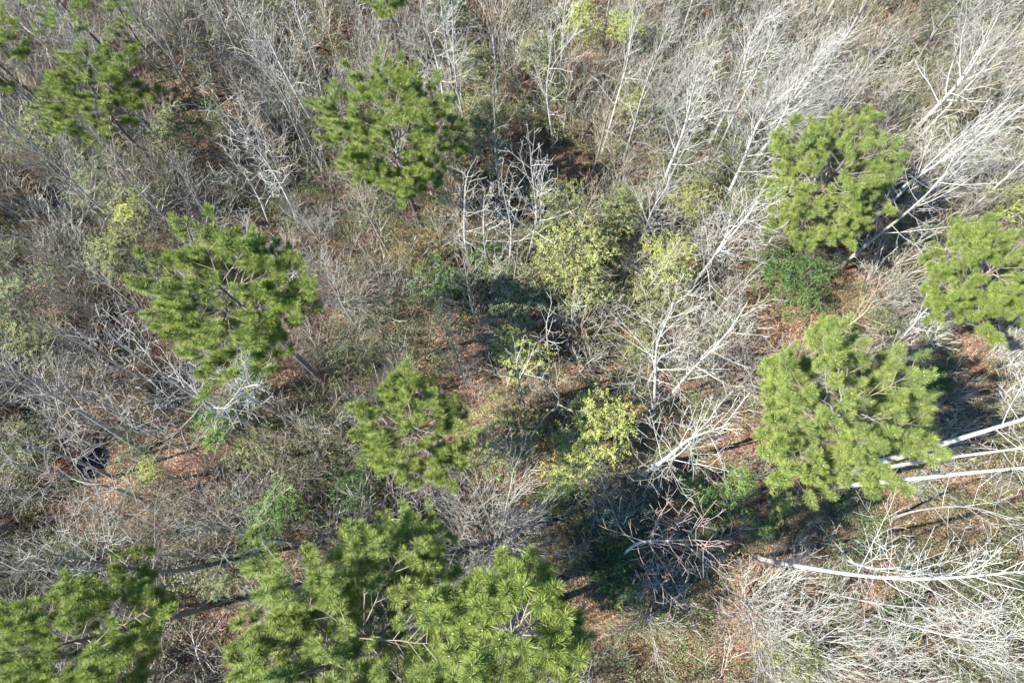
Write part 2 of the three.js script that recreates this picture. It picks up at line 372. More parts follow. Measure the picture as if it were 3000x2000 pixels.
bareTree('pale bare tree at the right edge below the thick white trunks', [2620, 1520], [2990, 1520], { ...big, h: 12.5, limbs: 12, r: 0.06, limbR: 0.014, limbLen: 2.6, start: 0.45 });
bareTree('twin white trunks leaning right between the yellow-green tree and the big pine', [1880, 1395], [2130, 1230], { ...big, limbs: 20, r: 0.1, limbLen: 2.6, start: 0.25 });
bareTree('thinner of the twin white trunks right of the yellow-green tree', [1895, 1365], [2100, 1215], { ...big, limbs: 14, r: 0.06, limbLen: 2.4, start: 0.3 });
bareTree('bare tree with reddish twig ends over the dark green hollow, lower middle', [1815, 1635], [2090, 1600], { ...big, limbs: 20, r: 0.06, limbLen: 2.8, start: 0.25, twig: 'red', style: 'crooked' });
bareTree('tall slim stem with pale twigs at the top edge, right of the top pine trunk', [1310, 345], [1235, 20], { ...big, limbs: 18, r: 0.07, limbLen: 2.6, start: 0.3, style: 'broom' });
bareTree('pale slim tree at the top middle, first one left of the yellow leaves', [1625, 430], [1620, 90], { ...big, limbs: 20, r: 0.07, limbLen: 2.6, start: 0.25 });
bareTree('very slim white stem at the top middle, beside the yellow leaves', [1762, 448], [1860, 20], { ...big, limbs: 14, r: 0.055, limbLen: 1.8, start: 0.35 });
bareTree('wide bare crown of fine pale twigs right of the yellow leaves at the top', [1935, 560], [2050, 210], { ...big, limbs: 30, r: 0.1, limbLen: 3.4, start: 0.25, style: 'broom', spread: [0.4, 0.9] });
bareTree('dense pale broom-like crown above the right upper pine', [2120, 600], [2270, 260], { ...big, limbs: 30, r: 0.11, limbLen: 3.4, start: 0.25, style: 'broom', spread: [0.4, 0.9] });
bareTree('pale broom-like crown at the top edge, right of the wide bare crown', [2080, 420], [2220, 60], { ...big, limbs: 26, r: 0.1, limbLen: 3.2, start: 0.25, style: 'broom' });
bareTree('white forked tree in the extreme upper left corner', [180, 180], [20, 30], { ...big, limbs: 14, r: 0.09, limbLen: 2.6, start: 0.3, style: 'crooked' });

bareShrub('fan-shaped bare shrub with whitish stems just above the lowest middle pine', [1462, 1600], 5.4, 15, 1.0, { style: 'broom', r: 0.04, rmin: 0.0065 });
bareTree('slim white stem between the twisting one and the straight one in the centre', [1440, 800], [1425, 560], { ...big, limbs: 20, r: 0.05, limbLen: 1.8, start: 0.25 });
bareTree('pale stem behind the straight white one, right of it in the centre', [1590, 720], [1600, 480], { ...big, limbs: 20, r: 0.05, limbLen: 1.8, start: 0.25 });
bareShrub('low bare shrub of wiry radiating stems in the dark centre, below white stems', [1412, 770], 2.6, 12, 1.15, { style: 'whip', bark: 'tan', twig: 'tan' });
bareShrub('small radiating bare shrub left of the twin white trunks, under the lime leaves', [1812, 1392], 2.8, 12, 1.1, { style: 'whip' });
bareShrub('dry tan shrub with arching stems over the head of the middle pine', [1245, 1050], 2.8, 14, 1.2, { style: 'whip', bark: 'tan', twig: 'tan' });
bareShrub('spreading bare shrub at the bottom edge, right of the lowest middle pine', [1905, 1800], 3.0, 12, 0.9, { style: 'whip' });
bareShrub('big white-stemmed shrub fanning out at the bottom right', [2285, 1880], 5.2, 16, 1.05, { style: 'broom', r: 0.042, rmin: 0.0075 });
bareShrub('white-stemmed shrub left above the big fanning one at the bottom right', [2190, 1760], 4.2, 12, 0.9, { style: 'broom', r: 0.036, rmin: 0.0075 });
bareShrub('fine pale shrub at the bottom edge near the right-hand corner', [2560, 1960], 3.6, 12, 0.9, { style: 'broom', r: 0.03 });
bareShrub('grey bare shrub right of the round pine, over the shaded thicket', [1010, 900], 3.6, 14, 0.8, { style: 'broom', bark: 'grey', twig: 'grey' });
bareShrub('grey bare shrub in the shade right below the round pine', [960, 1040], 3.2, 12, 0.9, { style: 'broom', bark: 'grey', twig: 'grey' });
bareShrub('pale fan of twigs against the upper left side of the topmost middle pine', [985, 400], 3.6, 14, 0.7, { style: 'broom' });
bareShrub('tan bare shrub left of the middle pine', [940, 1230], 2.8, 14, 1.0, { style: 'whip', bark: 'tan', twig: 'tan' });
bareShrub('reddish bare shrub right of the reddish twigged tree', [2060, 1620], 2.8, 12, 0.9, { style: 'whip', twig: 'red' });
bareShrub('grey twiggy shrub at the lower left above the corner pine', [520, 1560], 3.4, 16, 0.9, { style: 'broom', bark: 'grey', twig: 'grey' });

// ---------------------------------------------------------------- pines
const NEEDLES = [];
{
  for (let k = 0; k < 5; k++) {
    reseed(900 + k);
    const s = new Shape(), n = 130;
    for (let i = 0; i < n; i++) {
      const az = i * 2.399 + rr(-0.3, 0.3), u = (i + 0.5) / n, tilt = 0.2 + 1.25 * Math.pow(u, 0.8) + rr(-0.15, 0.15), y0 = 0.06 - 0.22 * u;
      const len = rr(0.17, 0.235), w = 0.0046;
      const d = V(Math.sin(tilt) * Math.cos(az), Math.cos(tilt), Math.sin(tilt) * Math.sin(az)), side = V(-Math.sin(az), 0, Math.cos(az)).applyAxisAngle(d, rr(-1, 1));
      const nn = V().crossVectors(side, d); if (nn.y < 0) nn.negate();
      const c = rr(0.75, 1.15), a = V(0, y0, 0), m = a.clone().addScaledVector(d, len * 0.55), e = a.clone().addScaledVector(d, len); e.y -= len * rr(0.02, 0.16);
      const o = s.count, cb = [c * 0.85, c * 0.8, c * 0.8], ct = [c * 1.12, c * 1.05, c];
      for (const [q, g, cc] of [[a, w * 0.8, cb], [m, w, cb], [e, w * 0.35, ct]]) for (const sg of [-1, 1]) s.vert(q.x + side.x * g * sg, q.y + side.y * g * sg, q.z + side.z * g * sg, nn.x, nn.y, nn.z, cc[0], cc[1], cc[2]);
      s.i.push(o, o + 1, o + 2, o + 1, o + 3, o + 2, o + 2, o + 3, o + 4, o + 3, o + 5, o + 4);
    }
    if (k % 5 !== 4) { // the pale bud at the tip
      const o = s.count, R = 0.017, b = [3.6, 2.6, 6];
      for (const [x, y, z] of [[R, 0, 0], [-R, 0, 0], [0, 0, R], [0, 0, -R], [0, 2.2 * R, 0], [0, -R, 0]]) { const l = Math.hypot(x, y, z); s.vert(x, y + 0.085, z, x / l, y / l, z / l, b[0], b[1], b[2]); }
      for (const [a, b2, c] of [[0, 4, 2], [2, 4, 1], [1, 4, 3], [3, 4, 0], [2, 5, 0], [1, 5, 2], [3, 5, 1], [0, 5, 3]]) s.i.push(o + a, o + b2, o + c);
    }
    NEEDLES.push(s.build());
  }
}
const PINE = [[0.19, 0.15, 0.125], [0.30, 0.25, 0.20]];
const UP = V(0, 1, 0);
// crown: list of whorls; every limb is a part, its needle tufts are sub-parts
function pine(label, base, tip, { h, r = 0.12, from = 0.5, width = 2.4, nLimbs = 26, dens = 1, tone = 0, topWidth = 0.35, flat = 0.55, tuft = 1, side = [0, 0] }) {
  reseed(base[0] * 3 + base[1] * 11);
  const b = at(base[0], base[1], 0), hh = h ?? heightOver(b, tip[0], tip[1]), t = at(tip[0], tip[1], hh);
  b.y = groundHeight(b.x, b.z);
  const top = V(t.x - b.x, hh - b.y, t.z - b.z), g = thing('pine_tree', label, 'pine tree', b);
  const n = 14, pts = [], rad = [], ax = rr(-0.25, 0.25), az = rr(-0.25, 0.25);
  for (let i = 0; i <= n; i++) { const q = i / n, bow = Math.sin(q * Math.PI); pts.push(V(top.x * q + ax * bow, top.y * q - (i === 0) * 0.1, top.z * q + az * bow)); rad.push(r * (i === 0 ? 1.3 : 1) * (1 - 0.85 * q) + 0.008); }
  const col = () => { const k = rr(0.8, 1.2); return (rd) => mix3(PINE[1], PINE[0], smooth(0.01, 0.05, rd)).map((x) => x * k); };
  const trunk = new Shape(); tube(trunk, pts, rad, 9, col()); piece('trunk', trunk.build(), M.pineBark, g);
  const tufts = [], limbs = [];
  const addTuft = (li, p, d) => { const dir = d.clone().multiplyScalar(0.8).add(V(0, 0.75, 0)).normalize(); tufts.push({ li, p: p.clone(), dir, spin: rnd() * 6.28, s: tuft * rr(0.82, 1.2) }); };
  let azm = rnd() * 6.28;
  for (let k = 0; k <= nLimbs; k++) {
    const last = k === nLimbs, u = last ? 1 : (k + 0.5) / nLimbs, q = last ? 0.985 : from + (0.98 - from) * u, f = q * n, i = Math.min(n - 1, Math.floor(f));
    const p = pts[i].clone().lerp(pts[i + 1], f - i);
    azm += 2.4 + rr(-0.35, 0.35);
    const prof = (1 - u) * (0.75 + 0.25 * rnd()) * 1.0 + topWidth * u, len = last ? 0.5 : Math.max(0.45, width * Math.min(1, 0.45 + 1.3 * u) * (u < 0.5 ? 1 : 1 - (1 - topWidth) * Math.pow((u - 0.5) * 2, 1.6)) * rr(0.72, 1.15));
    const rise = last ? 1.4 : (0.0 + 0.9 * u * flat + rr(-0.1, 0.15));
    const d = V(Math.cos(azm) * Math.cos(rise) + side[0], Math.sin(rise), Math.sin(azm) * Math.cos(rise) + side[1]).normalize();
    const s = new Shape(), li = limbs.length; limbs.push(s);
    const m = clamp(Math.round(len / 0.3), 2, 9), lp = [p.clone()], lr = [clamp(rad[i] * 0.42, 0.012, 0.045)], ld = [d.clone()], cur = p.clone(), dd = d.clone();
    for (let j = 1; j <= m; j++) { dd.add(V(rr(-0.13, 0.13), rr(-0.06, 0.13), rr(-0.13, 0.13))).normalize(); cur.addScaledVector(dd, len / m); lp.push(cur.clone()); ld.push(dd.clone()); lr.push(lr[0] * (1 - 0.75 * j / m)); }
    tube(s, lp, lr, 5, col());
    addTuft(li, cur, dd);
    const subs = Math.max(2, Math.round(len * 3.5 * dens));
    let sa = rnd() * 6;
    for (let j = 0; j < subs; j++) {
      const w = 0.3 + 0.68 * (j + rnd()) / subs, ff = w * m, a = Math.min(m - 1, Math.floor(ff)), sp = lp[a].clone().lerp(lp[a + 1], ff - a);
      sa += Math.PI + rr(-0.8, 0.8);
      const sd = turned(ld[a], rr(0.6, 1.1), sa); sd.y = sd.y * 0.5 + 0.22; sd.normalize();
      const sl = clamp(len * 0.48 * (1.2 - 0.55 * w) * rr(0.65, 1.3), 0.3, 1.35), e = sp.clone().addScaledVector(sd, sl * 0.55), e2 = e.clone().addScaledVector(sd.clone().add(V(0, 0.25, 0)).normalize(), sl * 0.45);
      tube(s, [sp, e, e2], [0.013, 0.010, 0.007], 3, col());
      addTuft(li, e2, sd);
      const more = Math.round(sl * 2.3 * dens + rr(0, 0.8));
      for (let x = 0; x < more; x++) {
        const y = rr(0.35, 0.95), z = sp.clone().lerp(e2, y), td = turned(sd, rr(0.5, 1.0), rnd() * 6.28); td.y = Math.abs(td.y) * 0.8 + 0.1; td.normalize();
        const te = z.clone().addScaledVector(td, rr(0.12, 0.3));
        tube(s, [z, te], [0.007, 0.005], 3, col());
        addTuft(li, te, td);
      }
    }
  }
  for (let k = 0; k < 7; k++) {
    const q = from * rr(0.55, 0.98), f = q * n, i = Math.floor(f), p = pts[i].clone().lerp(pts[i + 1], f - i), a = rnd() * 6.28, s = new Shape();
    grow(s, p, V(Math.cos(a), rr(-0.15, 0.25), Math.sin(a)).normalize(), rr(0.5, 1.4), 0.016, 1, { ...STYLE.crooked, levels: 2, color: col });
    piece('dead_limb', s.build(), M.pineBark, g);
  }
  const parts = limbs.map((s) => piece('limb', s.build(), M.pineBark, g));
  // the 300 tufts that show largest are pieces of their own; what is left is one mass
  tufts.sort((a, c) => c.p.y - a.p.y);
  const quat = new THREE.Quaternion(), spin = new THREE.Quaternion(), rest = [];
  tufts.forEach((q, k) => {
    quat.setFromUnitVectors(UP, q.dir); spin.setFromAxisAngle(UP, q.spin); quat.multiply(spin);
    const v = Math.floor(rnd() * 5), mt = needleMats[(tone + (rnd() < 0.25 ? 1 : 0)) % 3];
    if (k < 300) {
      const m = piece('needle_tuft', NEEDLES[v], mt, parts[q.li]);
      m.position.copy(q.p); m.quaternion.copy(quat); m.scale.setScalar(q.s);
    } else rest.push(new THREE.Matrix4().compose(q.p, quat.clone(), V(q.s, q.s, q.s)));
  });
  if (rest.length) {
    const im = new THREE.InstancedMesh(NEEDLES[0], needleMats[tone], rest.length);
    im.name = 'needles'; im.userData.kind = 'stuff'; rest.forEach((m, k) => im.setMatrixAt(k, m)); im.castShadow = im.receiveShadow = true; g.add(im);
  }
  return g;
}
pine('dark-topped pine at the upper left with a long bare slanting trunk', [500, 520], [250, 235], { r: 0.13, from: 0.68, width: 2.2, nLimbs: 26, tone: 0 });
pine('thin pine whose top leaves the frame at the upper left, long bare trunk below it', [492, 335], [110, -60], { r: 0.13, from: 0.74, width: 1.5, nLimbs: 11, tone: 1, dens: 0.7 });
pine('pine cut by the left edge, near the top corner', [225, 390], [-80, 120], { r: 0.12, from: 0.66, width: 1.8, nLimbs: 13, tone: 1 });
pine('slight pine with a small tuft of green behind the upper left pines', [470, 200], [345, 20], { r: 0.1, from: 0.6, width: 1.2, nLimbs: 9, tone: 1, dens: 0.8 });
pine('topmost of the middle pines, an open ragged crown with a dark trunk foot showing', [1235, 660], [1115, 300], { r: 0.13, from: 0.44, width: 2.8, nLimbs: 34, tone: 0, side: [0.12, 0] });
pine('broad round pine left of centre', [960, 1130], [630, 830], { r: 0.14, from: 0.7, width: 2.55, nLimbs: 36, tone: 0, topWidth: 0.6, flat: 0.4 });
pine('middle pine with a pointed tip, below the centre of the picture', [1275, 1325], [1200, 1235], { h: 10.6, r: 0.13, from: 0.62, width: 2.1, nLimbs: 27, tone: 0, topWidth: 0.45 });
pine('small crown on the upper side of the big lower pine', [1270, 1640], [1180, 1560], { r: 0.1, from: 0.6, width: 1.05, nLimbs: 16, tone: 1, h: 12 });
pine('biggest pine at the bottom, a wide yellow-green crown of many buds', [1290, 1830], [1010, 1870], { r: 0.17, from: 0.62, width: 3.1, nLimbs: 34, tone: 1, topWidth: 0.7, flat: 0.4, h: 14 });
pine('pine at the bottom edge left of the biggest one, crowns touching', [1240, 1900], [840, 1990], { r: 0.13, from: 0.65, width: 2.3, nLimbs: 22, tone: 1, topWidth: 0.6, flat: 0.4, h: 14 });
pine('lowest middle pine with the largest starry tufts, nearest the drone', [1520, 1800], [1500, 1885], { r: 0.15, from: 0.72, width: 1.5, nLimbs: 26, tone: 0, topWidth: 0.75, tuft: 1.15, h: 17.5, dens: 1.1 });
pine('pine in the lower left corner, soft green crown', [640, 1765], [170, 1890], { r: 0.14, from: 0.66, width: 2.3, nLimbs: 27, tone: 0, topWidth: 0.6, h: 11.5, dens: 1.2 });
pine('right upper pine dotted with pale buds, amid grey twigs', [2290, 740], [2475, 470], { r: 0.14, from: 0.45, width: 2.75, nLimbs: 38, tone: 1, topWidth: 0.6 });
pine('largest right-hand pine, wide pale green crown full of yellowish buds', [2270, 1330], [2490, 1185], { r: 0.16, from: 0.55, width: 2.6, nLimbs: 38, tone: 1, topWidth: 0.65, flat: 0.45, h: 13.5 });
pine('fresh green pine cut by the right edge', [2590, 940], [2940, 780], { r: 0.14, from: 0.64, width: 2.3, nLimbs: 30, tone: 0, topWidth: 0.6 });
pine('pine at the top edge, only its lowest sprays and dark trunk in view', [1180, 220], [1105, -70], { r: 0.13, from: 0.7, width: 1.2, nLimbs: 12, tone: 0 });

// ---------------------------------------------------------------- leafy shrubs
const FOLIAGE = [];
{
  for (let k = 0; k < 6; k++) {
    reseed(500 + k);
    const s = new Shape(), lobes = [];
    for (let i = 0; i < 9; i++) { const a = i * 2.4 + rr(-0.4, 0.4), d = 0.62 * Math.sqrt(i / 9); lobes.push([Math.cos(a) * d, rr(-0.25, 0.5) * (1 - d * 0.6), Math.sin(a) * d, rr(0.28, 0.5)]); }
    for (let j = 0; j < 330; j++) {
      const l = lobes[Math.floor(rnd() * lobes.length)], z = rr(-0.35, 1), a = rnd() * 6.28, q = Math.sqrt(1 - z * z), rad = l[3] * Math.pow(rnd(), 0.3) * rr(0.8, 1.1);
      const nx = q * Math.cos(a), ny = z, nz = q * Math.sin(a), x0 = l[0] + nx * rad, y0 = l[1] + ny * rad * 0.85, z0 = l[2] + nz * rad;
      if (fbm(x0 * 2.2 + k * 7, z0 * 2.2, y0 * 2) < -0.14) continue;
      const dir = V(nx + rr(-0.9, 0.9), ny * 0.5 + rr(-0.3, 0.6), nz + rr(-0.9, 0.9)).normalize(), long = rr(0.12, 0.34), tone = rr(0.72, 1.2), yellow = rr(0.86, 1.1), m = Math.round(12 + long * 62);
      for (let i = 0; i < m; i++) {
        const t = (i + rnd()) / m, x = x0 + dir.x * long * t + rr(-0.035, 0.035), y = y0 + dir.y * long * t + rr(-0.03, 0.03) - 0.1 * long * t * t, zz = z0 + dir.z * long * t + rr(-0.035, 0.035);
        const n = V(nx * 0.5 + rr(-0.7, 0.7), ny * 0.5 + 0.6 + rr(-0.4, 0.4), nz * 0.5 + rr(-0.7, 0.7)).normalize(), tt = V(rr(-1, 1), rr(-0.4, 0.4), rr(-1, 1)).cross(n).normalize(), w = V().crossVectors(n, tt);
        const L1 = rr(0.012, 0.026), W = L1 * rr(0.42, 0.6), c = tone * rr(0.8, 1.2), o = s.count, f = 0.3;
        for (const [u, v, lift] of [[-L1, 0, 0], [0, W, f * W], [L1, 0, -0.15 * L1], [0, -W, f * W]]) s.vert(x + tt.x * u + w.x * v + n.x * lift, y + tt.y * u + w.y * v + n.y * lift, zz + tt.z * u + w.z * v + n.z * lift, n.x, n.y, n.z, c * yellow, c, c);
        s.i.push(o, o + 1, o + 2, o, o + 2, o + 3);
      }
    }
    FOLIAGE.push(s.build());
  }
}
function shrub(name, label, u, v, radiusPx, hc, mat, { tall = 1, v: variant, wide = 1, group } = {}) {
  reseed(u * 13 + v);
  const c = at(u, v, hc), d = pixelOf(c)[2], R = 1.15 * radiusPx * d / F, b = V(c.x, groundHeight(c.x, c.z), c.z);
  const g = thing(name, label, name.includes('tree') ? 'small tree' : 'shrub', b, group);
  clear.push({ c: b, r: R });
  const col = colorer(BARK.grey, TWIG.grey), ns = 5;
  for (let i = 0; i < ns; i++) {
    const a = i * 1.3 + rnd(), e = V(Math.cos(a) * R * 0.55, hc + R * 0.25, Math.sin(a) * R * 0.55), m = V(e.x * 0.35, hc * 0.5, e.z * 0.35);
    const st = new Shape(); tube(st, [V(rr(-0.06, 0.06), -0.1, rr(-0.06, 0.06)), m, e], [0.03, 0.02, 0.008], 5, col());
    for (let k = 0; k < 5; k++) { const q = m.clone().lerp(e, rr(0.2, 1)); grow(st, q, V(rr(-1, 1), 0.6, rr(-1, 1)).normalize(), R * 0.6, 0.009, 1, { ...STYLE.whip, color: col }); }
    piece('stem', st.build(), M.mid, g);
  }
  const f = piece('crown', FOLIAGE[variant ?? Math.floor(rnd() * 6)], mat, g);
  f.position.set(0, hc - b.y, 0); f.rotation.y = rnd() * 6.28; f.scale.set(R * wide, R * tall, R / Math.sqrt(wide));
  return g;
}
const sh = (label, ...a) => shrub('evergreen_shrub', label, ...a);
sh('yellow-green shrub in the middle of the picture, its largest and brightest crown', 1690, 745, 115, 3.6, L.gold);
sh('yellow-green shrub right above the brightest one in the middle', 1775, 650, 95, 3.4, L.olive);
sh('olive shrub left above the brightest yellow-green one', 1650, 590, 85, 3.2, L.olive);
sh('small yellow-green shrub on the right end of the middle group', 1840, 600, 65, 3, L.olive);
sh('olive shrub between the white stems and the brightest yellow-green crown', 1615, 690, 85, 2.6, L.olive);
sh('grey-green shrub on the lower left side of the yellow-green group', 1505, 870, 110, 2.6, L.grey);
sh('olive shrub below the brightest yellow-green crown', 1690, 850, 110, 2.6, L.olive);
sh('dusky shrub in the narrow dark gap between the white stems', 1420, 740, 60, 1.6, L.deep);
sh('dark shrub with rusty leaves left of the white stems in the centre', 1330, 850, 115, 1.7, L.deep);
sh('rust-leaved shrub above the dark one left of the white stems', 1250, 740, 95, 1.8, L.rust);
shrub('small_leafy_tree', 'lime-leaved small tree right of the middle pine, upper half of its crown', 1780, 1235, 105, 4.6, L.lime);
shrub('small_leafy_tree', 'lime-leaved small tree just below its twin right of the middle pine', 1680, 1340, 95, 4.2, L.lime);
sh('dark green shrub in the shade at the foot of the lime-leaved trees', 1650, 1450, 70, 1.5, L.deep);
sh('bright green round shrub at the left, below the long grey slanting trunk', 625, 1240, 75, 3, L.bright);
sh('green shrub climbing round the foot of the bright white spidery tree', 730, 1110, 75, 2.8, L.bright);
sh('bright green shrub at the lower left, crossed by a pale limb', 810, 1480, 85, 2.6, L.bright);
sh('green shrub hanging down below the bright one at the lower left', 770, 1600, 75, 2.0, L.deep);
sh('dark glossy shrub under the right upper pine', 2330, 835, 100, 2.2, L.deep);
sh('deep green shrub left of the dark glossy one under the right upper pine', 2255, 780, 75, 1.8, L.deep);
sh('green shrub on the lower left side of the largest right pine', 2165, 1430, 65, 1.6, L.bright);
sh('dark green shrub in the hollow left of the largest right pine', 2050, 1470, 90, 1.3, L.deep);
sh('yellow-leaved sprig below the largest right pine', 2290, 1480, 50, 1.8, L.lime);
sh('green shrub standing above the left end of the solitary level white trunk', 2225, 1555, 50, 1.8, L.bright);
sh('olive shrub in the thicket at the top middle, upper of a pair', 1395, 205, 70, 3.2, L.olive);
sh('olive shrub in the thicket at the top middle, lower of a pair', 1400, 345, 80, 3.0, L.olive);
sh('green shrub right of the topmost middle pine, in its shade', 1385, 400, 105, 2.6, L.olive);
sh('lime sprig beside the very slim white stem at the top middle', 1830, 80, 55, 3.6, L.lime);
sh('yellow leafy sprig right of the very slim white stem', 1850, 310, 55, 2.6, L.gold);
sh('lime-leaved shrub among pale twigs at the top middle', 1690, 70, 70, 3.2, L.lime);
sh('lime-leaved shrub below the one among pale twigs at the top middle', 1590, 170, 75, 3.0, L.olive);
sh('dark green shrub at the top edge, middle of the picture', 1325, 40, 60, 2.4, L.deep);
sh('lime vine leaves on the forked bare pair above the middle pine', 1525, 1030, 85, 3.4, L.lime);
sh('olive shrub at the foot of the forked bare pair', 1500, 1240, 95, 2.2, L.olive);
sh('dusky green shrub touching the right side of the middle pine', 1440, 1295, 115, 2.4, L.olive);
sh('dark shrub in the shade left above the biggest bottom pine', 1040, 1430, 85, 1.4, L.deep);
sh('grey-green shrub at the left edge, middle height, upper of two', 60, 880, 90, 2.6, L.grey);
sh('grey-green shrub at the left edge, middle height, lower of two', 90, 990, 90, 2.4, L.olive);
sh('olive shrub left of the round pine', 340, 740, 80, 3, L.olive);
sh('yellow-green shrub in the thicket above left of the round pine', 390, 610, 75, 2.6, L.lime);
sh('green shrub left of the yellow-green one above the round pine', 290, 540, 85, 2.4, L.grey);
sh('olive shrub right of the long bare pine trunk at the upper left', 510, 370, 75, 2.4, L.olive);
sh('olive shrub at the left edge, below the cut pine', 90, 400, 90, 2.4, L.olive);
sh('green shrub at the lower left edge, over the brown litter', 60, 1310, 80, 2, L.olive);
sh('lime sprig among bare twigs at the lower left', 445, 1380, 45, 3, L.lime);
sh('olive shrub by the leaf litter right of the bright green round shrub', 740, 1310, 80, 1.6, L.olive);
sh('olive shrub at the lower left between the level trunk and the corner pine', 640, 1690, 70, 1.4, L.grey);
sh('leafy shrub among bare twigs right of centre, pale lime', 1960, 760, 85, 3.2, L.lime);
sh('green shrub below the pale lime one right of centre', 1930, 870, 85, 2.4, L.olive);
sh('olive shrub left of the white leaning trunk, under yellow sprigs', 2030, 590, 75, 2.2, L.gold);
sh('lime shrub at the right edge above the fresh green pine', 2960, 590, 70, 2.4, L.lime);
sh('olive shrub left of the fresh green pine', 2650, 690, 70, 1.6, L.olive);
sh('olive shrub at the bottom right among white stems', 2330, 1930, 80, 2.4, L.olive);
sh('dark green shrub under the fanned twigs in the lower right corner', 2640, 1830, 85, 1.2, L.deep);
sh('dark green low shrub right of the lowest middle pine', 1800, 1690, 100, 0.9, L.deep);
sh('dark green low shrub right above the lowest middle pine', 1790, 1580, 80, 0.9, L.deep);
sh('dark green shrub in the shadow of the largest right pine', 2735, 1120, 60, 1.2, L.deep);
sh('olive shrub below the tall forked white tree', 1860, 1020, 75, 1.6, L.olive);

// ---------------------------------------------------------------- the thicket: bare trees and saplings packed together
const gaps = [[1620, 1060, 90], [2300, 960, 120], [2190, 1300, 90], [690, 1770, 100], [1660, 500, 90], [2250, 850, 60], [1690, 1790, 110], [180, 1500, 80], [1330, 1240, 1], [1900, 1150, 60], [560, 1130, 60], [820, 170, 60], [1530, 830, 50], [2800, 1080, 110], [2600, 1480, 90], [2750, 1560, 90], [2500, 1740, 80], [2080, 1880, 70], [2700, 1780, 70], [1240, 660, 60], [330, 1180, 60], [430, 880, 60], [700, 420, 40], [930, 980, 50], [1880, 1900, 60]].map(([u, v, r]) => ({ c: at(u, v, 0), r: r / 62 }));
const cleared = (p) => clear.some((g) => Math.hypot(p.x - g.c.x, p.z - g.c.z) < g.r);
const inGap = (p, k = 1) => gaps.some((g) => Math.hypot(p.x - g.c.x, p.z - g.c.z) < g.r * k);
const LANDMARKS = [[290, 300, 'the dark-topped upper left pine'], [640, 850, 'the broad round pine'], [1150, 380, 'the topmost middle pine'], [1210, 1250, 'the middle pine'], [1000, 1750, 'the biggest bottom pine'], [1510, 1830, 'the pine with the largest tufts'],
  [200, 1830, 'the lower left corner pine'], [2440, 520, 'the right upper pine'], [2450, 1200, 'the largest right-hand pine'], [2880, 820, 'the fresh green right edge pine'], [1700, 720, 'the brightest yellow-green shrub'], [1720, 1290, 'the lime-leaved small trees'],
  [630, 1240, 'the bright green round shrub'], [130, 600, 'the dark pools at the left edge'], [800, 180, 'the forked whitish tree'], [820, 1530, 'the green shrub under a pale limb'], [1450, 1500, 'the fan-shaped bare shrub'], [2600, 1650, 'the solitary level white trunk'],
  [1950, 1000, 'the tall forked white tree'], [2150, 330, 'the great fine broom crowns'], [1600, 150, 'the lime shrubs at the top'], [2820, 230, 'the thick-limbed white tree'], [2280, 1880, 'the big white-stemmed fanning shrub'], [150, 1250, 'the dark pool at the lower left'], [1160, 40, 'the pine at the top edge'], [250, 1630, 'the long level brown trunk'], [1000, 850, 'the grey shaded thicket']];
function spotOf(p, h) {   // what stands nearest in the picture, and on which side of it the thing is seen
  const [u, v] = pixelOf(V(p.x, h, p.z));
  let best = null, bd = 1e9;
  for (const l of LANDMARKS) { const d = Math.hypot(u - l[0], (v - l[1]) * 1.15); if (d < bd) { bd = d; best = l; } }
  const du = u - best[0], dv = v - best[1];
  return (Math.abs(du) > Math.abs(dv) ? (du < 0 ? 'left of ' : 'right of ') : dv < 0 ? 'above ' : 'below ') + best[2];
}
const TONE = new Map([[M.pale, 'palest'], [M.mid, 'greyish'], [M.dim, 'dusky'], [M.tan, 'tan-twigged']]);
const tallVariants = [], saplingVariants = [];
const mats = [M.pale, M.mid, M.dim, M.tan];
for (let k = 0; k < 9; k++) {
  reseed(3000 + k);
  const style = ['open', 'broom', 'crooked', 'broom', 'open', 'broom', 'crooked', 'open', 'broom'][k], h = rr(8, 11);
  const s = bareShape({ top: V(rr(-0.6, 0.6), h, rr(-0.6, 0.6)), r: rr(0.055, 0.085), limbs: 26, limbLen: rr(2.0, 2.9), start: 0.22, spread: [0.35, 0.85], style, bark: ['pale', 'grey', 'pale'][k % 3], twig: ['pale', 'grey', 'tan'][k % 3] });
  tallVariants.push([s.trunk.build(), joined(s.limbs).build()]);
}
for (let k = 0; k < 8; k++) {
  reseed(4000 + k);
  const h = rr(3.2, 5), s = bareShape({ top: V(rr(-0.4, 0.4), h, rr(-0.4, 0.4)), r: rr(0.022, 0.035), limbs: 22, limbLen: rr(1.3, 1.9), start: 0.1, spread: [0.4, 0.9], style: k % 2 ? 'broom' : 'whip', bark: ['pale', 'grey', 'tan'][k % 3], twig: ['pale', 'tan', 'grey'][k % 3] });
  saplingVariants.push([s.trunk.build(), joined(s.limbs).build()]);
}
const prototypes = new Map();
function filler(name, label, category, pos, group, [trunk, crown], mat, turn, scale) {
  const key = trunk.uuid + mat.uuid;
  let g = prototypes.get(key);
  if (!g) { g = new THREE.Group(); g.name = name; piece('trunk', trunk, mat, g); piece('crown', crown, mat, g); prototypes.set(key, g); }
  const o = g.clone();
  o.name = numbered(name); o.position.copy(pos); o.rotation.y = turn; o.scale.copy(scale); tag(o, label, category, group); scene.add(o);
  return o;
}
function scatter(step, jitter, fn) {
  for (let z = -38; z < 9; z += step) for (let x = -33; x < 33; x += step) {
    const p = V(x + rr(-jitter, jitter) * step, 0, z + rr(-jitter, jitter) * step), [u, v] = pixelOf(p);
    if (u < -350 || u > 3150 || v < -120 || v > 2150) continue;
    p.y = groundHeight(p.x, p.z) - 0.03;
    fn(p, u, v);
  }
}
reseed(71);
let nTall = 0, nSap = 0;
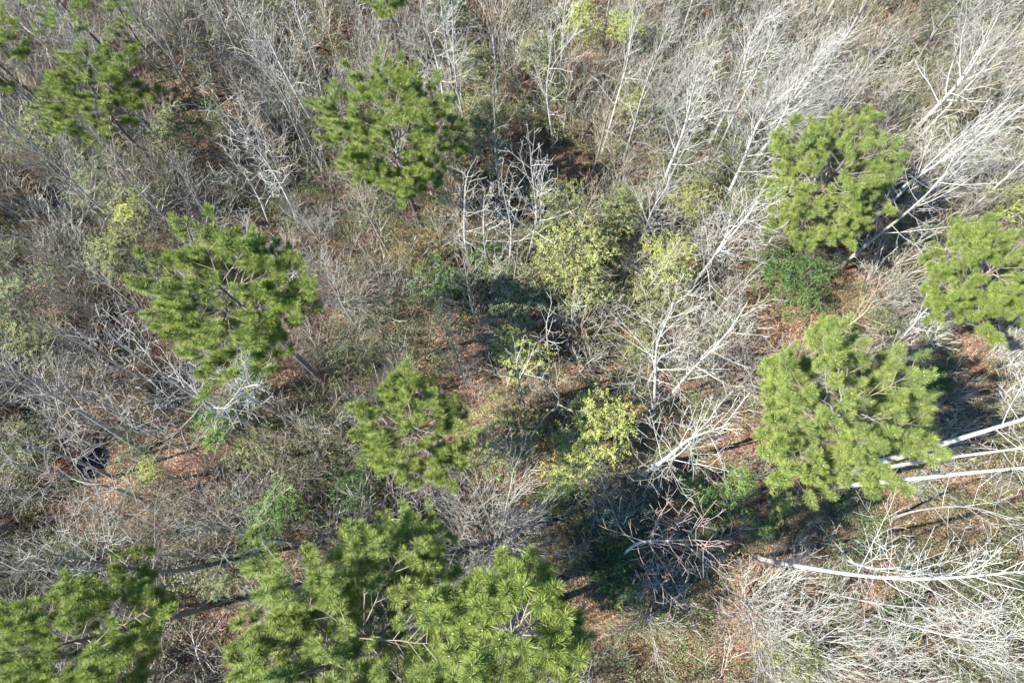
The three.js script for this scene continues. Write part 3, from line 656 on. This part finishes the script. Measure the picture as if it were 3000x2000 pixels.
scatter(3.35, 0.45, (p, u, v) => {
  if (inGap(p) || rnd() < 0.12 || (u > 1700 && v > 1150 && rnd() < 0.85)) return;
  const right = u > 1900, k = Math.floor(rnd() * 9), s = rr(0.75, 1.15) * (v < 700 ? 1.05 : 0.9), mt = right ? (rnd() < 0.7 ? M.pale : M.mid) : u < 900 ? mats[Math.floor(rnd() * 3)] : (rnd() < 0.5 ? M.pale : rnd() < 0.5 ? M.tan : M.mid);
  const where = spotOf(p, 5 * s);
  filler('slender_tree', `${TONE.get(mt)} slender leafless tree in the thicket ${where}`, 'slender tree', p, `${TONE.get(mt)} slender trees ${where}`, tallVariants[k], mt, rnd() * 6.28, V(s * rr(0.8, 1.1), s, s * rr(0.8, 1.1)));
  nTall++;
});
scatter(2.75, 0.5, (p, u, v) => {
  if (inGap(p, 0.8) || (cleared(p) && rnd() < 0.6) || rnd() < 0.08 || (u > 1900 && v > 1250 && rnd() < 0.4)) return;
  const k = Math.floor(rnd() * 8), s = rr(0.7, 1.25), mt = mats[Math.floor(rnd() * 4)];
  const where = spotOf(p, 2);
  filler('bare_sapling', `${TONE.get(mt)} low leafless sapling in the undergrowth ${where}`, 'sapling', p, `${TONE.get(mt)} low saplings ${where}`, saplingVariants[k], mt, rnd() * 6.28, V(s * rr(0.9, 1.3), s, s * rr(0.9, 1.3)));
  nSap++;
});


// ---------------------------------------------------------------- undergrowth, ground cover, fallen leaves
function mass(name, label, geometry, material, list) {
  if (!list.length) return;
  const m = new THREE.InstancedMesh(geometry, material, list.length);
  m.name = numbered(name); m.userData.kind = 'stuff'; m.userData.label = label; m.castShadow = m.receiveShadow = true;
  list.forEach(([mat, col], i) => { m.setMatrixAt(i, mat); m.setColorAt(i, col); });
  scene.add(m);
}
const place = (p, turn, s, tilt = 0.15) => new THREE.Matrix4().compose(p, new THREE.Quaternion().setFromEuler(new THREE.Euler(rr(-tilt, tilt), turn, rr(-tilt, tilt))), V(s, s, s));
{
  // wiry brush
  const kinds = [];
  for (let k = 0; k < 5; k++) {
    reseed(5000 + k);
    const s = new Shape(), o = { ...STYLE.whip, kids: [2.2, 1.6, 1], levels: 2, rmin: 0.0065, wiggle: 0.16, up: 0.02, color: () => { const q = rr(0.6, 1.2); return () => [q, q, q]; } };
    for (let i = 0; i < 16; i++) { const a = rnd() * 6.28, t = rr(0.1, 1.0); grow(s, V(rr(-0.35, 0.35), -0.05, rr(-0.35, 0.35)), V(Math.sin(t) * Math.cos(a), Math.cos(t), Math.sin(t) * Math.sin(a)), rr(0.6, 1.7), 0.008, 0, o); }
    kinds.push([s.build(), []]);
  }
  reseed(91);
  const c = new THREE.Color();
  scatter(0.68, 0.5, (p, u, v) => {
    const n = fbm(p.x * 0.16, p.z * 0.16, 50);
    if (inGap(p, 0.9) && rnd() < 0.75) return;
    if (rnd() > clamp(0.6 + n * 1.9, 0.1, 0.95) * (u < 950 ? 0.8 : 1)) return;
    const w = rnd(), g = rr(0.75, 1.15);
    c.setRGB(...(w < 0.45 ? [0.22, 0.195, 0.15] : w < 0.7 ? [0.20, 0.155, 0.105] : [0.14, 0.145, 0.08])).multiplyScalar(g * (0.75 + 0.25 * smooth(-13, -3, p.x)));  // brush darkens towards the left: shade painted into its colour
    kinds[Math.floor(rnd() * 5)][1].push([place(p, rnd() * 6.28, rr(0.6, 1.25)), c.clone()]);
  });
  const m = new THREE.MeshStandardMaterial({ color: 0xffffff, roughness: 0.9, vertexColors: true });
  kinds.forEach(([g, l]) => mass('undergrowth', 'tangled wiry brush covering the forest floor', g, m, l));
}
{
  // head-high tangle of thin stems, too many to count
  const kinds = [];
  for (let k = 0; k < 5; k++) {
    reseed(5500 + k);
    const s = new Shape(), o = { ...STYLE.broom, kids: [2.2, 1.7, 1], levels: 2, rmin: 0.0095, wiggle: 0.13, up: 0.04, color: () => { const q = rr(0.65, 1.2); return () => [q, q, q]; } };
    for (let i = 0; i < 11; i++) { const a = rnd() * 6.28, t = rr(0.05, 0.6); grow(s, V(rr(-0.6, 0.6), -0.05, rr(-0.6, 0.6)), V(Math.sin(t) * Math.cos(a), Math.cos(t), Math.sin(t) * Math.sin(a)), rr(1.6, 3.4), 0.013, 0, o); }
    kinds.push([s.build(), []]);
  }
  reseed(95);
  const c = new THREE.Color();
  scatter(1.08, 0.5, (p, u, v) => {
    const n = fbm(p.x * 0.14, p.z * 0.14, 60);
    if (inGap(p, 1.0) || (cleared(p) && rnd() < 0.7) || rnd() > clamp(0.72 + n * 1.8, 0.2, 1) * (u > 1900 && v > 1200 ? 0.25 : 1)) return;
    const w = rnd(), g = rr(0.8, 1.15);
    c.setRGB(...(w < 0.5 ? [0.48, 0.45, 0.385] : w < 0.8 ? [0.40, 0.35, 0.27] : [0.27, 0.255, 0.2])).multiplyScalar(g * (0.8 + 0.2 * smooth(-13, -3, p.x)));  // stems tinted darker on the left to imitate the shade there
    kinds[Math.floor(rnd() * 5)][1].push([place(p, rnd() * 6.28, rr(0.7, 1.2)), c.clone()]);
  });
  const m = new THREE.MeshStandardMaterial({ color: 0xffffff, roughness: 0.9, vertexColors: true });
  kinds.forEach(([g, l]) => mass('undergrowth', 'head-high tangle of thin leafless stems', g, m, l));
}
{
  // small-leaved green ground cover
  const kinds = [];
  for (let k = 0; k < 4; k++) {
    reseed(6000 + k);
    const s = new Shape();
    for (let i = 0; i < 230; i++) {
      const x = rr(-0.5, 0.5), z = rr(-0.5, 0.5), y = rr(0.02, 0.75) * (1 - Math.hypot(x, z)), n = V(rr(-0.7, 0.7), 1, rr(-0.7, 0.7)).normalize(), t = V(rr(-1, 1), rr(-0.3, 0.3), rr(-1, 1)).cross(n).normalize(), w = V().crossVectors(n, t), L1 = rr(0.018, 0.038), W = L1 * rr(0.4, 0.55), cc = rr(0.6, 1.3), o = s.count;
      for (const [a, b] of [[-L1, 0], [0, W], [L1, 0], [0, -W]]) s.vert(x + t.x * a + w.x * b, y + t.y * a + w.y * b, z + t.z * a + w.z * b, n.x, n.y, n.z, cc, cc, cc);
      s.i.push(o, o + 1, o + 2, o, o + 2, o + 3);
    }
    for (let i = 0; i < 5; i++) { const e = V(rr(-0.4, 0.4), rr(0.2, 0.55), rr(-0.4, 0.4)); tube(s, [V(0, -0.6, 0), e.clone().multiplyScalar(0.5), e], [0.009, 0.007, 0.005], 3, () => [1.5, 1.1, 1.9]); }
    kinds.push([s.build(), []]);
  }
  reseed(92);
  const c = new THREE.Color();
  scatter(0.55, 0.5, (p, u, v) => {
    const n = fbm(p.x * 0.22, p.z * 0.22, 70) + 0.3 * noise2(p.x * 1.3, p.z * 1.3, 3);
    if (groundHeight(p.x, p.z) < -0.15 || (inGap(p, 0.9) && rnd() < 0.8)) return;
    if (rnd() > clamp(0.62 + 1.4 * n, 0.2, 1) * (u < 800 ? 0.75 : 1)) return;
    const w = rnd(), g = rr(0.7, 1.25);
    c.setRGB(...(w < 0.52 ? [0.14, 0.165, 0.06] : w < 0.8 ? [0.085, 0.135, 0.04] : w < 0.95 ? [0.20, 0.225, 0.075] : [0.20, 0.15, 0.065])).multiplyScalar(g * (0.78 + 0.22 * smooth(-13, -3, p.x)));  // leaf colour dimmed leftwards, a painted stand-in for shade
    p.y += rnd() < 0.5 ? rr(0, 0.4) : rr(0.3, 1.9);
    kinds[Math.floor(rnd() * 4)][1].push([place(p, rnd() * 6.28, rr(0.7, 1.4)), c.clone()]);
  });
  const m = new THREE.MeshStandardMaterial({ color: 0xffffff, roughness: 0.65, vertexColors: true });
  kinds.forEach(([g, l]) => mass('ground_cover', 'small-leaved green growth on the forest floor', g, m, l));
}
{
  // fallen leaves, curled
  const s = new Shape(), L1 = 0.05, W = 0.022;
  for (const [x, y, z] of [[-L1, 0.004, 0], [0, 0.016, W], [L1, 0.012, 0], [0, 0.014, -W], [0, 0, 0]]) s.vert(x, y, z, 0, 1, 0, 1, 1, 1);
  s.i.push(0, 1, 4, 1, 2, 4, 2, 3, 4, 3, 0, 4);
  const list = [], c = new THREE.Color();
  reseed(93);
  for (let i = 0; i < 90000; i++) {
    const p = V(rr(-30, 30), 0, rr(-34, 7));
    p.y = groundHeight(p.x, p.z) + 0.01; if (p.y < -0.16) continue;
    const t = rnd(), k = rr(0.6, 1.2);
    c.setRGB(...(t < 0.5 ? [0.30, 0.17, 0.11] : t < 0.8 ? [0.22, 0.115, 0.07] : [0.42, 0.31, 0.21])).multiplyScalar(k);
    list.push([place(p, rnd() * 6.28, rr(0.7, 1.4), 0.5), c.clone()]);
  }
  mass('fallen_leaves', 'brown fallen leaves strewn over the forest floor', s.build(), new THREE.MeshStandardMaterial({ color: 0xffffff, roughness: 0.9, vertexColors: true }), list);
}

renderer.render(scene, camera);
